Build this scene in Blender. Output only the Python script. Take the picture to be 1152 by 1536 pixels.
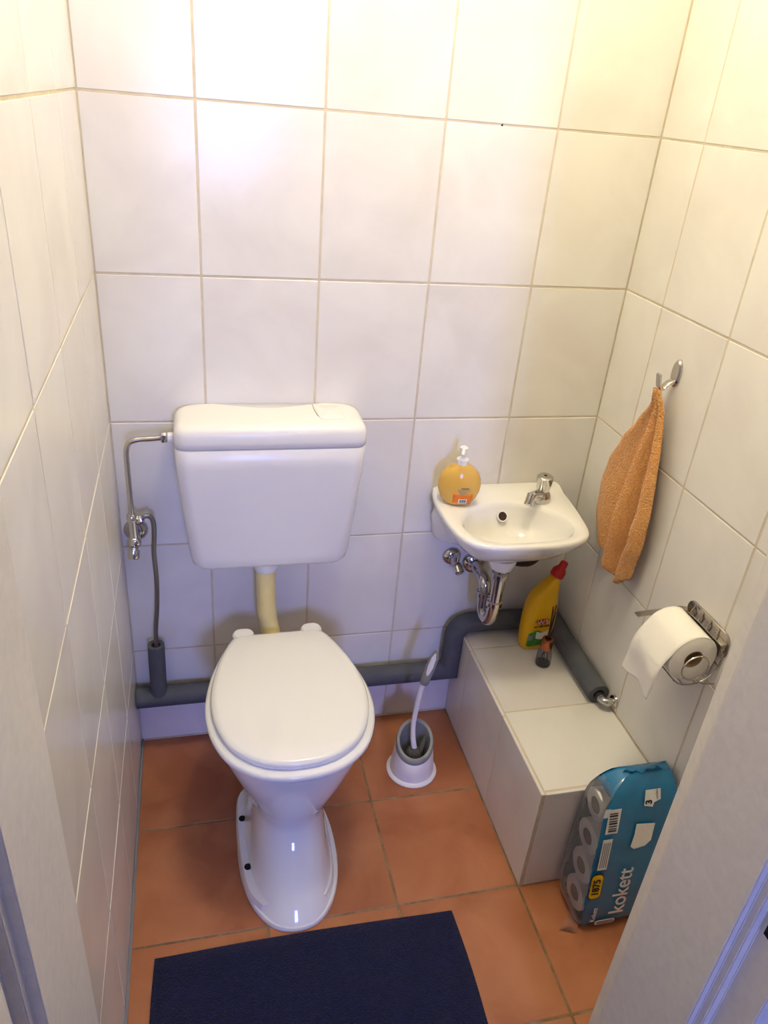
import bpy, bmesh, math, random
from mathutils import Vector, Matrix, noise
random.seed(4)
for o in list(bpy.data.objects): bpy.data.objects.remove(o)
S = bpy.context.scene
COL = S.collection
PI = math.pi

# ------------------------------------------------------------------ camera, light, exposure
def make_camera():
    yaw, pitch, roll, F = 0.2693, -0.5027, 0.0906, 1138.2
    fw = Vector((math.sin(yaw)*math.cos(pitch), math.cos(yaw)*math.cos(pitch), math.sin(pitch)))
    rt = Vector((math.cos(yaw), -math.sin(yaw), 0)); up = rt.cross(fw)
    r2 = rt*math.cos(roll)+up*math.sin(roll); u2 = -rt*math.sin(roll)+up*math.cos(roll)
    cam = bpy.data.cameras.new('camera'); o = bpy.data.objects.new('camera', cam); COL.objects.link(o)
    m = Matrix((r2, u2, -fw)).transposed().to_4x4(); m.translation = (-0.0184, -1.6747, 1.6734)
    o.matrix_world = m
    cam.sensor_fit = 'VERTICAL'; cam.sensor_height = 36; cam.sensor_width = 27
    cam.lens = F*36/1536; cam.clip_start = .01
    S.camera = o
make_camera()
S.view_settings.view_transform = 'Standard'; S.view_settings.look = 'None'
S.view_settings.gamma = 1; S.view_settings.use_curve_mapping = False
S.view_settings.exposure = 0.14
w = bpy.data.worlds.new('world'); S.world = w; w.use_nodes = True
w.node_tree.nodes['Background'].inputs[0].default_value = (.55, .72, 1, 1)
w.node_tree.nodes['Background'].inputs[1].default_value = 1.0
# daylight entering through the hall window behind the camera
al = bpy.data.lights.new('daylight', 'AREA'); al.shape = 'RECTANGLE'; al.size = .50; al.size_y = 1.10
al.energy = 100; al.color = (.24, .32, 1.0)
alo = bpy.data.objects.new('daylight', al); COL.objects.link(alo)
alo.location = (.25, -4.62, 1.60); alo.rotation_euler = (PI/2, 0, 0)
LAMP_STRENGTH = 68; LAMP_COL = (1.0, .91, .66)

# ------------------------------------------------------------------ materials
def lin(h):
    h = h.lstrip('#'); c = [int(h[i:i+2], 16)/255 for i in (0, 2, 4)]
    return tuple(x/12.92 if x <= .04045 else ((x+.055)/1.055)**2.4 for x in c)
M = {}
def mat(name, col, rough=.5, metal=0., col2=None, nscale=8., bump=0., bscale=200., spec=.5, coat=0., trans=0., emit=None, alpha=1., ior=1.45, sheen=0., rand=0., detail=4, ramp=(.35, .7), sss=0., bdist=.002):
    m = bpy.data.materials.new(name); m.use_nodes = True; M[name] = m
    nt = m.node_tree; b = nt.nodes['Principled BSDF']; N = nt.nodes.new; L = nt.links.new
    c = lin(col) if isinstance(col, str) else col
    b.inputs['Base Color'].default_value = (*c, 1); b.inputs['Roughness'].default_value = rough
    b.inputs['Metallic'].default_value = metal; b.inputs['Specular IOR Level'].default_value = spec
    b.inputs['Coat Weight'].default_value = coat; b.inputs['Transmission Weight'].default_value = trans
    b.inputs['IOR'].default_value = ior; b.inputs['Alpha'].default_value = alpha
    b.inputs['Sheen Weight'].default_value = sheen
    if sss: b.inputs['Subsurface Weight'].default_value = sss; b.inputs['Subsurface Scale'].default_value = .01
    if emit: b.inputs['Emission Color'].default_value = (*emit[0], 1); b.inputs['Emission Strength'].default_value = emit[1]
    tc = None
    if col2 or bump or rand:
        tc = N('ShaderNodeTexCoord'); vec = tc.outputs['Object']
        if rand:
            oi = N('ShaderNodeObjectInfo'); mul = N('ShaderNodeMath'); mul.operation = 'MULTIPLY'; mul.inputs[1].default_value = 37.
            L(oi.outputs['Random'], mul.inputs[0]); va = N('ShaderNodeVectorMath'); va.operation = 'ADD'
            L(vec, va.inputs[0]); L(mul.outputs[0], va.inputs[1]); vec = va.outputs[0]
    if col2:
        n = N('ShaderNodeTexNoise'); n.inputs['Scale'].default_value = nscale; n.inputs['Detail'].default_value = detail; n.inputs['Distortion'].default_value = .6
        L(vec, n.inputs['Vector']); r = N('ShaderNodeValToRGB')
        r.color_ramp.elements[0].position = ramp[0]; r.color_ramp.elements[1].position = ramp[1]
        c2 = lin(col2) if isinstance(col2, str) else col2
        r.color_ramp.elements[0].color = (*c, 1); r.color_ramp.elements[1].color = (*c2, 1)
        L(n.outputs['Fac'], r.inputs['Fac']); out = r.outputs['Color']
        if rand:
            hs = N('ShaderNodeHueSaturation'); mr = N('ShaderNodeMapRange'); mr.inputs[3].default_value = 1-rand; mr.inputs[4].default_value = 1+rand
            L(oi.outputs['Random'], mr.inputs[0]); L(mr.outputs[0], hs.inputs['Value']); L(out, hs.inputs['Color']); out = hs.outputs['Color']
        L(out, b.inputs['Base Color'])
    if bump:
        n2 = N('ShaderNodeTexNoise'); n2.inputs['Scale'].default_value = bscale; n2.inputs['Detail'].default_value = 3
        L(vec, n2.inputs['Vector']); bp = N('ShaderNodeBump'); bp.inputs['Strength'].default_value = bump; bp.inputs['Distance'].default_value = bdist
        L(n2.outputs['Fac'], bp.inputs['Height']); L(bp.outputs['Normal'], b.inputs['Normal'])
    return m
def film(name, tint, opac, rough=.12):
    m = bpy.data.materials.new(name); m.use_nodes = True; M[name] = m
    nt = m.node_tree; nt.nodes.clear(); N = nt.nodes.new; L = nt.links.new
    o = N('ShaderNodeOutputMaterial'); mx = N('ShaderNodeMixShader'); t = N('ShaderNodeBsdfTransparent'); p = N('ShaderNodeBsdfPrincipled')
    t.inputs[0].default_value = (*tint, 1); p.inputs['Base Color'].default_value = (.8, .8, .8, 1); p.inputs['Roughness'].default_value = rough
    fr = N('ShaderNodeFresnel'); fr.inputs[0].default_value = 1.5
    ad = N('ShaderNodeMath'); ad.operation = 'ADD'; ad.inputs[1].default_value = opac; ad.use_clamp = True
    L(fr.outputs[0], ad.inputs[0]); L(ad.outputs[0], mx.inputs[0]); L(t.outputs[0], mx.inputs[1]); L(p.outputs[0], mx.inputs[2]); L(mx.outputs[0], o.inputs[0])
    return m
mat('wall_tile', '#eeebe4', .21, col2='#e4dfd8', nscale=5, rand=.012, bump=.10, bscale=9, spec=.36, bdist=.004)
mat('wall_grout', '#d8cdb8', .85, col2='#ccc0a8', nscale=30)
mat('floor_tile', '#a0603e', .42, col2='#b97a53', nscale=6, rand=.05, bump=.10, bscale=140, detail=8)
mat('floor_grout', '#7a6044', .9, col2='#9c8562', nscale=25)
mat('paint', '#e6e0d6', .45, col2='#ded8cf', nscale=60, bump=.06, bscale=220)
mat('hall_paint', '#e8e6e2', .7)
mat('ceiling_paint', '#f2efe8', .8)
mat('hall_floor', '#8b8078', .5)
mat('rubber_seal', '#84868c', .5)
mat('porcelain', '#f3f1ec', .08, spec=.55, coat=.4)
mat('seat_plastic', '#f4f3ee', .14, spec=.5)
mat('cistern_plastic', '#eceae8', .26, spec=.5)
mat('pipe_cream', '#ecdc9c', .30, col2='#dfca86', nscale=12)
mat('chrome', '#c9c6c2', .10, metal=1.)
mat('chrome_dark', '#8f8b88', .14, metal=1.)
mat('chrome_wire', '#b8b2aa', .18, metal=1.)
mat('hose_grey', '#85817d', .35, metal=.75, bump=.3, bscale=400)
mat('foam', '#5b5d62', .85, col2='#52545a', nscale=18, bump=.25, bscale=220)
mat('black_hole', '#0c0a09', .8)
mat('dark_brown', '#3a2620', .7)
mat('towel', '#ffbf72', .95, col2='#f4a04c', nscale=160, bump=1., bscale=260, sheen=.5, spec=.1, bdist=.012)
mat('mat_navy', '#0d1230', .95, col2='#141a40', nscale=90, bump=.9, bscale=420, sheen=.25, spec=.08, bdist=.004)
mat('paper', '#f7f3ea', .95, bump=.25, bscale=160, spec=.1)
mat('cardboard', '#a08468', .9)
mat('soap_orange', '#f8ca62', .12, col2='#f9d67e', nscale=10, trans=.35, ior=1.33, sss=.2)
mat('soap_label', '#e8741f', .4, col2='#ee8c2c', nscale=20)
mat('white_plastic', '#f1efec', .3)
mat('grey_plastic', '#8b8a86', .4)
mat('dark_plastic', '#2b2a29', .5)
mat('bristle', '#55524a', .9, bump=1., bscale=400)
mat('cleaner_yellow', '#f0bb10', .3, col2='#eab008', nscale=9)
mat('cap_red', '#c22424', .35)
mat('label_green', '#4f9a32', .4, col2='#2f7a20', nscale=60)
mat('label_white', '#eceae4', .4)
mat('print_red', '#c81e28', .5); mat('print_black', '#17161a', .5); mat('print_white', '#e9ecee', .45)
mat('print_grey', '#8d9096', .5); mat('print_yellow', '#f2cf28', .4)
mat('film_blue', '#1c7fb2', .22, col2='#126a9a', nscale=9, spec=.6, coat=.5)
mat('copper', '#b06a48', .25, metal=.9)
mat('reed', '#3c2a20', .8)
mat('diffuser_oil', '#4a342c', .2)
film('clear_film', (.95, .94, .93), .09)
film('glass', (.95, .94, .92), .03, .02)
mat('lamp_shade', '#fff3dd', .5, emit=(LAMP_COL, LAMP_STRENGTH))

# ------------------------------------------------------------------ mesh helpers
BASE = {}
def link(o, parent=None):
    COL.objects.link(o)
    if parent: o.parent = parent
    return o
def tagit(o, label=None, cat=None, group=None, kind=None):
    if label: o['label'] = label
    if cat: o['category'] = cat
    if group: o['group'] = group
    if kind: o['kind'] = kind
    return o
def thing(name, label, cat, base=(0, 0, 0), group=None, rotz=0):
    e = bpy.data.objects.new(name, None); e.empty_display_size = .03; link(e); e.location = base; e.rotation_euler.z = rotz
    BASE[e.name] = Vector(base); tagit(e, label, cat, group); return e
def make(name, bm, m, parent=None, base=None, local=False, smooth=True, angle=40, subsurf=0, solid=0, kind=None, root=None):
    """verts are world coordinates unless local; root = the top-level base when the parent is itself a part"""
    bmesh.ops.recalc_face_normals(bm, faces=bm.faces)
    b = Vector((0, 0, 0))
    if parent is not None and not local:
        b = BASE.get(parent.name, Vector((0, 0, 0)))
    elif base is not None: b = Vector(base)
    if b.length and not local: bmesh.ops.translate(bm, verts=bm.verts, vec=-b)
    me = bpy.data.meshes.new(name); bm.to_mesh(me); bm.free()
    for p in me.polygons: p.use_smooth = smooth
    if smooth and angle: me.set_sharp_from_angle(angle=math.radians(angle))
    for mm in (m if isinstance(m, (list, tuple)) else [m]): me.materials.append(M[mm])
    o = bpy.data.objects.new(name, me); link(o, parent)
    if parent is None and base is not None: o.location = b
    BASE[o.name] = b
    if solid:
        md = o.modifiers.new('solid', 'SOLIDIFY'); md.thickness = solid; md.offset = 0
    if subsurf:
        md = o.modifiers.new('sub', 'SUBSURF'); md.levels = md.render_levels = subsurf
    if kind: o['kind'] = kind
    return o
def box(bm, x0, x1, y0, y1, z0, z1, bev=0., seg=1):
    r = bmesh.ops.create_cube(bm, size=1); vs = r['verts']
    for v in vs:
        v.co = Vector(((x0+x1)/2+v.co.x*(x1-x0), (y0+y1)/2+v.co.y*(y1-y0), (z0+z1)/2+v.co.z*(z1-z0)))
    if bev:
        es = list({e for v in vs for e in v.link_edges})
        bmesh.ops.bevel(bm, geom=es, offset=bev, segments=seg, affect='EDGES', profile=.5)
def loft(bm, rings, cap0=True, cap1=True, close=False):
    R = [[bm.verts.new(p) for p in r] for r in rings]; n = len(R[0])
    seq = list(zip(R, R[1:])) + ([(R[-1], R[0])] if close else [])
    for a, b in seq:
        for i in range(n):
            j = (i+1) % n
            try: bm.faces.new((a[i], a[j], b[j], b[i]))
            except ValueError: pass
    if not close:
        for c, r in ((cap0, R[0]), (cap1, R[-1])):
            if c:
                ctr = bm.verts.new(sum((v.co for v in r), Vector())/n)
                for i in range(n): bm.faces.new((r[i], r[(i+1) % n], ctr))
    return R
def lathe(bm, prof, loc, axis=(0, 0, 1), n=28, cap=True):
    ax = Vector(axis).normalized(); a = ax.orthogonal().normalized(); b = ax.cross(a); loc = Vector(loc)
    rings = [[loc+ax*h+(a*math.cos(2*PI*i/n)+b*math.sin(2*PI*i/n))*max(r, 1e-4) for i in range(n)] for r, h in prof]
    loft(bm, rings, cap, cap)
def catmull(pts, n=8, closed=False):
    P = [Vector(p) for p in pts]; out = []; k = len(P)
    rng = range(k) if closed else range(k-1)
    for i in rng:
        g = (lambda j: P[j % k]) if closed else (lambda j: P[min(max(j, 0), k-1)])
        p0, p1, p2, p3 = g(i-1), g(i), g(i+1), g(i+2)
        for s in range(n):
            t = s/n
            out.append(.5*((2*p1)+(p2-p0)*t+(2*p0-5*p1+4*p2-p3)*t*t+(3*p1-p0-3*p2+p3)*t**3))
    if not closed: out.append(P[-1].copy())
    return out
def resample(pts, n):
    """closed loop to n evenly spaced points"""
    P = pts+[pts[0]]; d = [0]
    for a, b in zip(P, P[1:]): d.append(d[-1]+(b-a).length)
    out = []; j = 0
    for i in range(n):
        t = d[-1]*i/n
        while d[j+1] < t: j += 1
        f = (t-d[j])/max(1e-9, d[j+1]-d[j]); out.append(P[j].lerp(P[j+1], f))
    return out
def tube(bm, pts, r, n=14, caps=True, flat=None):
    P = [Vector(p) for p in pts]; rings = []; nrm = None
    for i, p in enumerate(P):
        t = (P[min(i+1, len(P)-1)]-P[max(i-1, 0)]).normalized()
        if nrm is None: nrm = t.orthogonal().normalized()
        else:
            nrm = (nrm-t*nrm.dot(t)).normalized()
        b = t.cross(nrm); rr = r[i] if isinstance(r, (list, tuple)) else r
        rings.append([p+(nrm*math.cos(2*PI*k/n)+b*math.sin(2*PI*k/n))*rr for k in range(n)])
    loft(bm, rings, caps, caps)
def rrect(hx, hy, r, n=6):
    out = []
    for cx, cy, a0 in ((hx-r, hy-r, 0), (-hx+r, hy-r, 90), (-hx+r, -hy+r, 180), (hx-r, -hy+r, 270)):
        for i in range(n+1):
            a = math.radians(a0+90*i/n); out.append((cx+r*math.cos(a), cy+r*math.sin(a)))
    return out
def text(name, body, size, m, parent, mw, extr=.0003, spacing=1., bold=0.):
    c = bpy.data.curves.new(name, 'FONT'); c.body = body; c.size = size; c.extrude = extr; c.space_character = spacing; c.offset = bold
    c.align_x = 'CENTER'; c.align_y = 'CENTER'
    o = bpy.data.objects.new('tmp_text', c); COL.objects.link(o)
    dg = bpy.context.evaluated_depsgraph_get(); me = bpy.data.meshes.new_from_object(o.evaluated_get(dg))
    bpy.data.objects.remove(o); me.name = name; me.materials.clear(); me.materials.append(M[m])
    r = bpy.data.objects.new(name, me); link(r, parent)
    root = parent
    while root.parent: root = root.parent
    r.matrix_local = (Matrix.Translation(-BASE[root.name]) @ mw)
    return r
def frame(o, x, y):
    """matrix at o with local x, y axes"""
    x = Vector(x).normalized(); z = x.cross(Vector(y)).normalized(); y = z.cross(x)
    m = Matrix((x, y, z)).transposed().to_4x4(); m.translation = o; return m

# ------------------------------------------------------------------ the room
XL, XR, H, YD = -.2119, .9973, 2.84, -1.05      # left wall, right wall, ceiling, inner face of the door wall
G = .0021                                        # half joint width
PROUD = .0009                                    # tile face above grout
TILES = {}
def tile(parent, o, U, V, w, h, m, thick=.008, bev=.0012):
    key = (round(w, 4), round(h, 4), m)
    if key not in TILES:
        bm = bmesh.new(); box(bm, -w/2, w/2, -h/2, h/2, -thick, 0, bev, 1)
        bmesh.ops.recalc_face_normals(bm, faces=bm.faces)
        me = bpy.data.meshes.new('tile'); bm.to_mesh(me); bm.free(); me.materials.append(M[m]); TILES[key] = me
    t = bpy.data.objects.new('tile', TILES[key]); link(t, parent)
    j = .00025
    mw = frame(Vector(o), U, V); n = Vector(U).cross(Vector(V)).normalized()
    mw.translation += n*random.uniform(-j, j)
    mw = mw @ Matrix.Rotation(random.uniform(-.0016, .0016), 4, 'X') @ Matrix.Rotation(random.uniform(-.0016, .0016), 4, 'Y')
    t.matrix_local = Matrix.Translation(-BASE.get(parent.name, Vector())) @ mw
    return t
def tile_grid(parent, o, U, V, us, vs, m, g=G):
    o, U, V = Vector(o), Vector(U), Vector(V)
    for a, b in zip(us, us[1:]):
        for c, d in zip(vs, vs[1:]):
            tile(parent, o+U*(a+b)/2+V*(c+d)/2, U, V, b-a-2*g, d-c-2*g, m)
ROWS = [0.0]+[.3222+.3282*k for k in range(7)]; ROWS = [z for z in ROWS if z < H-.03]+[H]
def wall_mesh(name, x0, x1, y0, y1, z0, z1, m):
    bm = bmesh.new(); box(bm, x0, x1, y0, y1, z0, z1)
    return make(name, bm, m, smooth=False, kind='structure')
wb = wall_mesh('wall_back', XL-.1, XR+.1, PROUD, .12, -.02, H, 'wall_grout')
tile_grid(wb, (0, 0, 0), (1, 0, 0), (0, 0, 1), [XL, 0, .25, .5, .75, XR], ROWS, 'wall_tile')
wl = wall_mesh('wall_left', XL-.12, XL-PROUD, YD-.17, PROUD, -.02, H, 'wall_grout')
tile_grid(wl, (XL, 0, 0), (0, 1, 0), (0, 0, 1), sorted([0, -.2466, -.4932, -.7398, -.9864, YD]), ROWS, 'wall_tile')
wr = wall_mesh('wall_right', XR+PROUD, XR+.12, YD-.17, PROUD, -.02, H, 'wall_grout')
tile_grid(wr, (XR, 0, 0), (0, -1, 0), (0, 0, 1), [0, .1614, .4057, .65, .8944, -YD], ROWS, 'wall_tile')
fl = wall_mesh('floor', XL-.1, XR+.1, -1.20, .1, -.12, -PROUD, 'floor_grout')
FX = [XL, .0900, .3947, .6994, XR]; FY = [0, .3135, .6182, .9230, 1.2]
tile_grid(fl, (0, 0, 0), (1, 0, 0), (0, 1, 0), FX, sorted(-y for y in FY), 'floor_tile', .0026)
wall_mesh('ceiling', XL-.12, XR+.12, YD-.17, .12, H, H+.1, 'ceiling_paint')
# thin silicone joints along the floor
bm = bmesh.new(); box(bm, XL, .6994, -.005, 0, 0, .004, .0015); make('trim_1', bm, 'wall_grout', kind='structure')
bm = bmesh.new(); box(bm, XL, XL+.007, -1.05, 0, 0, .005, .0015); make('trim_2', bm, 'rubber_seal', kind='structure')

# door wall, frame and hall
DX0, DX1, DH = -.185, .615, 2.02
def prism_z(name, poly, z0, z1, m, parent=None, kind=None, bev=.0015):
    bm = bmesh.new(); a = [bm.verts.new((x, y, z0)) for x, y in poly]; b = [bm.verts.new((x, y, z1)) for x, y in poly]; n = len(poly)
    bm.faces.new(a); bm.faces.new(b)
    for i in range(n): bm.faces.new((a[i], a[(i+1) % n], b[(i+1) % n], b[i]))
    if bev: bmesh.ops.bevel(bm, geom=[e for e in bm.edges if abs(e.verts[0].co.z-e.verts[1].co.z) > .1], offset=bev, segments=2, affect='EDGES')
    return make(name, bm, m, parent, smooth=False, kind=kind)
YO = -1.218
wall_mesh('wall_front', DX1+.03, 1.75, -1.235, YD, 0, H, 'paint')
wall_mesh('wall_front', -1.2, DX0-.03, -1.235, YD, 0, H, 'paint')
wall_mesh('wall_front', DX0-.03, DX1+.03, -1.235, YD, DH+.03, H, 'paint')
dr = bpy.data.objects.new('door_1', None); link(dr); dr['kind'] = 'structure'; BASE[dr.name] = Vector()
def jamb(x, s):
    # s=+1: jamb on the right of the opening
    poly = [(x+.009, YD+.004), (x, YD-.024), (x, YO), (x+s*.011, YO), (x+s*.011, YO-.012), (x+s*.024, YO-.012), (x+s*.024, YO-.062), (x+s*.085, YO-.062), (x+s*.085, YO-.018), (x+s*.032, YO-.018), (x+s*.032, YD-.0005), (x+s*.045, YD-.0005), (x+s*.045, YD+.004)] if s > 0 else \
           [(x, YD+.004), (x, YO), (x+s*.011, YO), (x+s*.011, YO-.012), (x+s*.024, YO-.012), (x+s*.024, YO-.030), (x+s*.085, YO-.030), (x+s*.085, YO-.018), (x+s*.0265, YO-.018), (x+s*.0265, YD+.004)]
    prism_z('jamb', poly, 0, DH, 'paint', dr)
    bm = bmesh.new(); tube(bm, [(x+s*.0165, YO-.006, .01), (x+s*.0165, YO-.006, DH-.01)], .0052, 10); make('seal_strip', bm, 'rubber_seal', dr)
    if s > 0:
        bm = bmesh.new(); box(bm, x+.0225, x+.0245, YO-.045, YO-.020, .80, .92, .0006); make('strike_plate', bm, 'chrome_dark', dr)
jamb(DX1, 1); jamb(DX0, -1)
bm = bmesh.new(); box(bm, -.040, 0, -.80, 0, .012, 2.0, .002); box(bm, -.052, -.040, -.812, .010, .012, 2.01, .002)
bmesh.ops.rotate(bm, verts=bm.verts, cent=(0, 0, 0), matrix=Matrix.Rotation(math.radians(11.5), 3, 'Z')); bmesh.ops.translate(bm, verts=bm.verts, vec=(-.196, -1.262, 0)); make('door_leaf', bm, 'paint', dr, smooth=False)
bm = bmesh.new(); tube(bm, [(-.205, -1.255, .20), (-.205, -1.255, .29)], .007, 12); make('hinge', bm, 'chrome_dark', dr)
bm = bmesh.new(); box(bm, DX0-.03, DX1+.03, YO-.06, YD+.004, DH, DH+.05, .002); make('lintel', bm, 'paint', dr)
bm = bmesh.new(); box(bm, DX0, DX1, -1.225, -1.19, -.02, .002, .001); make('threshold', bm, 'chrome_dark', dr)
wall_mesh('wall_hall_right', 1.65, 1.75, -4.6, -1.235, 0, H, 'hall_paint')
wall_mesh('wall_hall_left', -1.2, -1.1, -4.6, -1.235, 0, H, 'hall_paint')
wall_mesh('floor_hall', -1.2, 1.75, -4.6, -1.2255, -.12, -.002, 'hall_floor')
wall_mesh('ceiling_hall', -1.2, 1.75, -4.6, -1.235, H, H+.1, 'ceiling_paint')
WX0, WX1, WZ0, WZ1 = -.01, .51, 1.03, 2.17
for a, b, c, d in ((-1.2, WX0, 0, H), (WX1, 1.75, 0, H), (WX0, WX1, 0, WZ0), (WX0, WX1, WZ1, H)):
    wall_mesh('wall_hall_end', a, b, -4.7, -4.6, c, d, 'hall_paint')
wn = bpy.data.objects.new('window_1', None); link(wn); wn['kind'] = 'structure'; BASE[wn.name] = Vector()
for a, b, c, d in ((WX0, WX0+.03, WZ0, WZ1), (WX1-.03, WX1, WZ0, WZ1), (WX0+.03, WX1-.03, WZ0, WZ0+.03), (WX0+.03, WX1-.03, WZ1-.03, WZ1)):
    bm = bmesh.new(); box(bm, a, b, -4.60, -4.57, c, d, .003); make('window_frame', bm, 'hall_paint', wn)
bm = bmesh.new(); box(bm, WX0+.03, WX1-.03, -4.587, -4.583, WZ0+.03, WZ1-.03); make('pane', bm, 'glass', wn)

# ceiling lamp
lp = thing('ceiling_lamp', 'round warm white ceiling lamp above the toilet', 'lamp', (.42, -.55, H))
bm = bmesh.new(); lathe(bm, [(.06, 0), (.065, -.01), (.06, -.03)], (.42, -.55, H-.0005)); make('base', bm, 'white_plastic', lp)
bm = bmesh.new(); lathe(bm, [(.055, 0), (.09, -.02), (.115, -.06), (.115, -.09), (.09, -.13), (.05, -.15), (.0, -.155)], (.42, -.55, H-.028), n=32); make('lamp_shade', bm, 'lamp_shade', lp)

# ------------------------------------------------------------------ tiled ledge
LX, LY, LZ = .6994, -.622, .322
lg = thing('tiled_ledge', 'low boxed-in ledge with cream wall tiles along the right wall', 'ledge', (LX, LY, 0))
bm = bmesh.new(); box(bm, LX+PROUD, XR-.0005, LY+PROUD, -.0005, .0, LZ-PROUD); make('core', bm, 'wall_grout', lg, smooth=False)
tile_grid(lg, (LX, 0, 0), (0, -1, 0), (0, 0, 1), [.0005, .115, .372, -LY], [.001, LZ+.0015], 'wall_tile')
tile_grid(lg, (0, LY, 0), (1, 0, 0), (0, 0, 1), [LX+.009, XR-.0005], [.001, LZ+.0015], 'wall_tile')
tile_grid(lg, (0, 0, LZ), (1, 0, 0), (0, 1, 0), [LX+.010, XR-.0005], [LY+.010, -.359, -.107, -.0005], 'wall_tile')

# ------------------------------------------------------------------ bath mat
def bath_mat():
    bm = bmesh.new(); A, B = Vector((-.156, -.652, 0)), Vector((.515, -.657, 0)); D, C = Vector((-.165, -1.135, 0)), Vector((.516, -1.14, 0))
    nx, ny = 48, 34; grid = []
    for j in range(ny+1):
        row = []
        for i in range(nx+1):
            u, v = i/nx, j/ny; p = A.lerp(B, u).lerp(D.lerp(C, u), v)
            p.y += .0055*math.sin(u*3.1)*(1-v); p.x += .004*math.sin(v*6)*(1 if u > .5 else -1)
            edge = min(u, 1-u)*nx; ev = min(v, 1-v)*ny; hem = 1 if min(edge, ev) < 1 else 0
            z = .0085+.0016*noise.noise(Vector((p.x*7, p.y*7, 0)))-(.0025 if hem == 1 else 0)
            row.append(bm.verts.new((p.x, p.y, z)))
        grid.append(row)
    for j in range(ny):
        for i in range(nx): bm.faces.new((grid[j][i], grid[j][i+1], grid[j+1][i+1], grid[j+1][i]))
    per = [grid[0][i] for i in range(nx+1)]+[grid[j][nx] for j in range(1, ny+1)]+[grid[ny][i] for i in range(nx-1, -1, -1)]+[grid[j][0] for j in range(ny-1, 0, -1)]
    low = [bm.verts.new((v.co.x, v.co.y, .0006)) for v in per]; n = len(per)
    for i in range(n): bm.faces.new((per[i], per[(i+1) % n], low[(i+1) % n], low[i]))
    bm.faces.new(low)
    o = make('bath_mat', bm, 'mat_navy', base=(.18, -.9, 0)); tagit(o, 'dark navy terry bath mat on the terracotta floor', 'mat')
bath_mat()

# ------------------------------------------------------------------ toilet
TX, TY, TROT = .157, -.135, math.radians(1.0)
to = thing('toilet', 'white floor-standing toilet with closed lid', 'toilet', (TX, TY, 0), rotz=TROT)
def dshape(wmax, L, back, v0=0., n=72, front=.34):
    """D outline, local: x across, -y forward, from v0 to v0+L"""
    k, q = wmax/.178, L/.44
    half = [(.080*k, 0), (.112*k, .007*q), (.134*k, .045*q), (.160*k, .115*q), (.176*k, .19*q), (.178*k, .255*q), (.166*k, .32*q), (.136*k, .38*q), (.086*k, .422*q), (.035*k, .438*q)]
    pts = [(x, v) for x, v in half]+[(0, L)]+[(-x, v) for x, v in reversed(half)]
    c = catmull([Vector((x, -(v0+v), 0)) for x, v in pts], 8, True)
    return resample(c, n)
def stack(prof):
    return [[Vector((p.x, p.y, z)) for p in outl] for outl, z in prof]
def lobe(hw, yb, yf, n=72, e=2.4):
    out = []
    cy = (yb+yf)/2; hy = (yb-yf)/2
    for i in range(n):
        a = 2*PI*i/n; c, s = math.cos(a), math.sin(a)
        out.append(Vector((hw*math.copysign(abs(c)**(2/e), c), cy+hy*math.copysign(abs(s)**(2/e), s), 0)))
    return out
def align(r, ref):
    """rotate index of r so its first point is nearest in direction to ref[0]"""
    n = len(r)
    def area(q): return sum(q[i].x*q[(i+1) % n].y-q[(i+1) % n].x*q[i].y for i in range(n))
    if area(r)*area(ref) < 0: r = r[::-1]
    c = sum(r, Vector())/n; cr = sum(ref, Vector())/n
    d = (ref[0]-cr).normalized(); k = max(range(n), key=lambda i: (r[i]-c).normalized().dot(d))
    return r[k:]+r[:k]
ref = dshape(.176, .43, .10)
secs = [(lobe(.110, -.06, -.507), .0), (lobe(.108, -.06, -.502), .012), (lobe(.098, -.055, -.474), .04), (lobe(.091, -.05, -.436), .08), (lobe(.088, -.045, -.398), .115),
        (lobe(.088, -.04, -.366), .150), (lobe(.093, -.035, -.362), .178), (lobe(.102, -.03, -.376), .21), (lobe(.118, -.02, -.392), .25), (lobe(.137, -.012, -.406), .29), (lobe(.155, -.005, -.418), .335), (lobe(.168, .0, -.427), .372),
        (dshape(.174, .432, .105), .398), (dshape(.176, .434, .107), .412), (dshape(.170, .428, .10, .003), .4165)]
rings = []
prev = ref
for o_, z in secs:
    r = align(resample(o_, 72), prev); rings.append([Vector((p.x-.008*max(0, 1-z/.2), p.y, z)) for p in r]); prev = [Vector((p.x, p.y, 0)) for p in r]
bm = bmesh.new(); loft(bm, rings); bowl = make('bowl', bm, 'porcelain', to, local=True, angle=0)
bm = bmesh.new()
r0 = resample(lobe(.121, -.075, -.508, e=2.2), 72); r1 = resample(lobe(.119, -.075, -.506, e=2.2), 72)
loft(bm, [[Vector((p.x-.008, p.y, 0.0003)) for p in r0], [Vector((p.x-.008, p.y, .008)) for p in r0], [Vector((p.x-.008, p.y, .012)) for p in r1]])
make('foot_flange', bm, 'porcelain', to, local=True)
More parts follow.
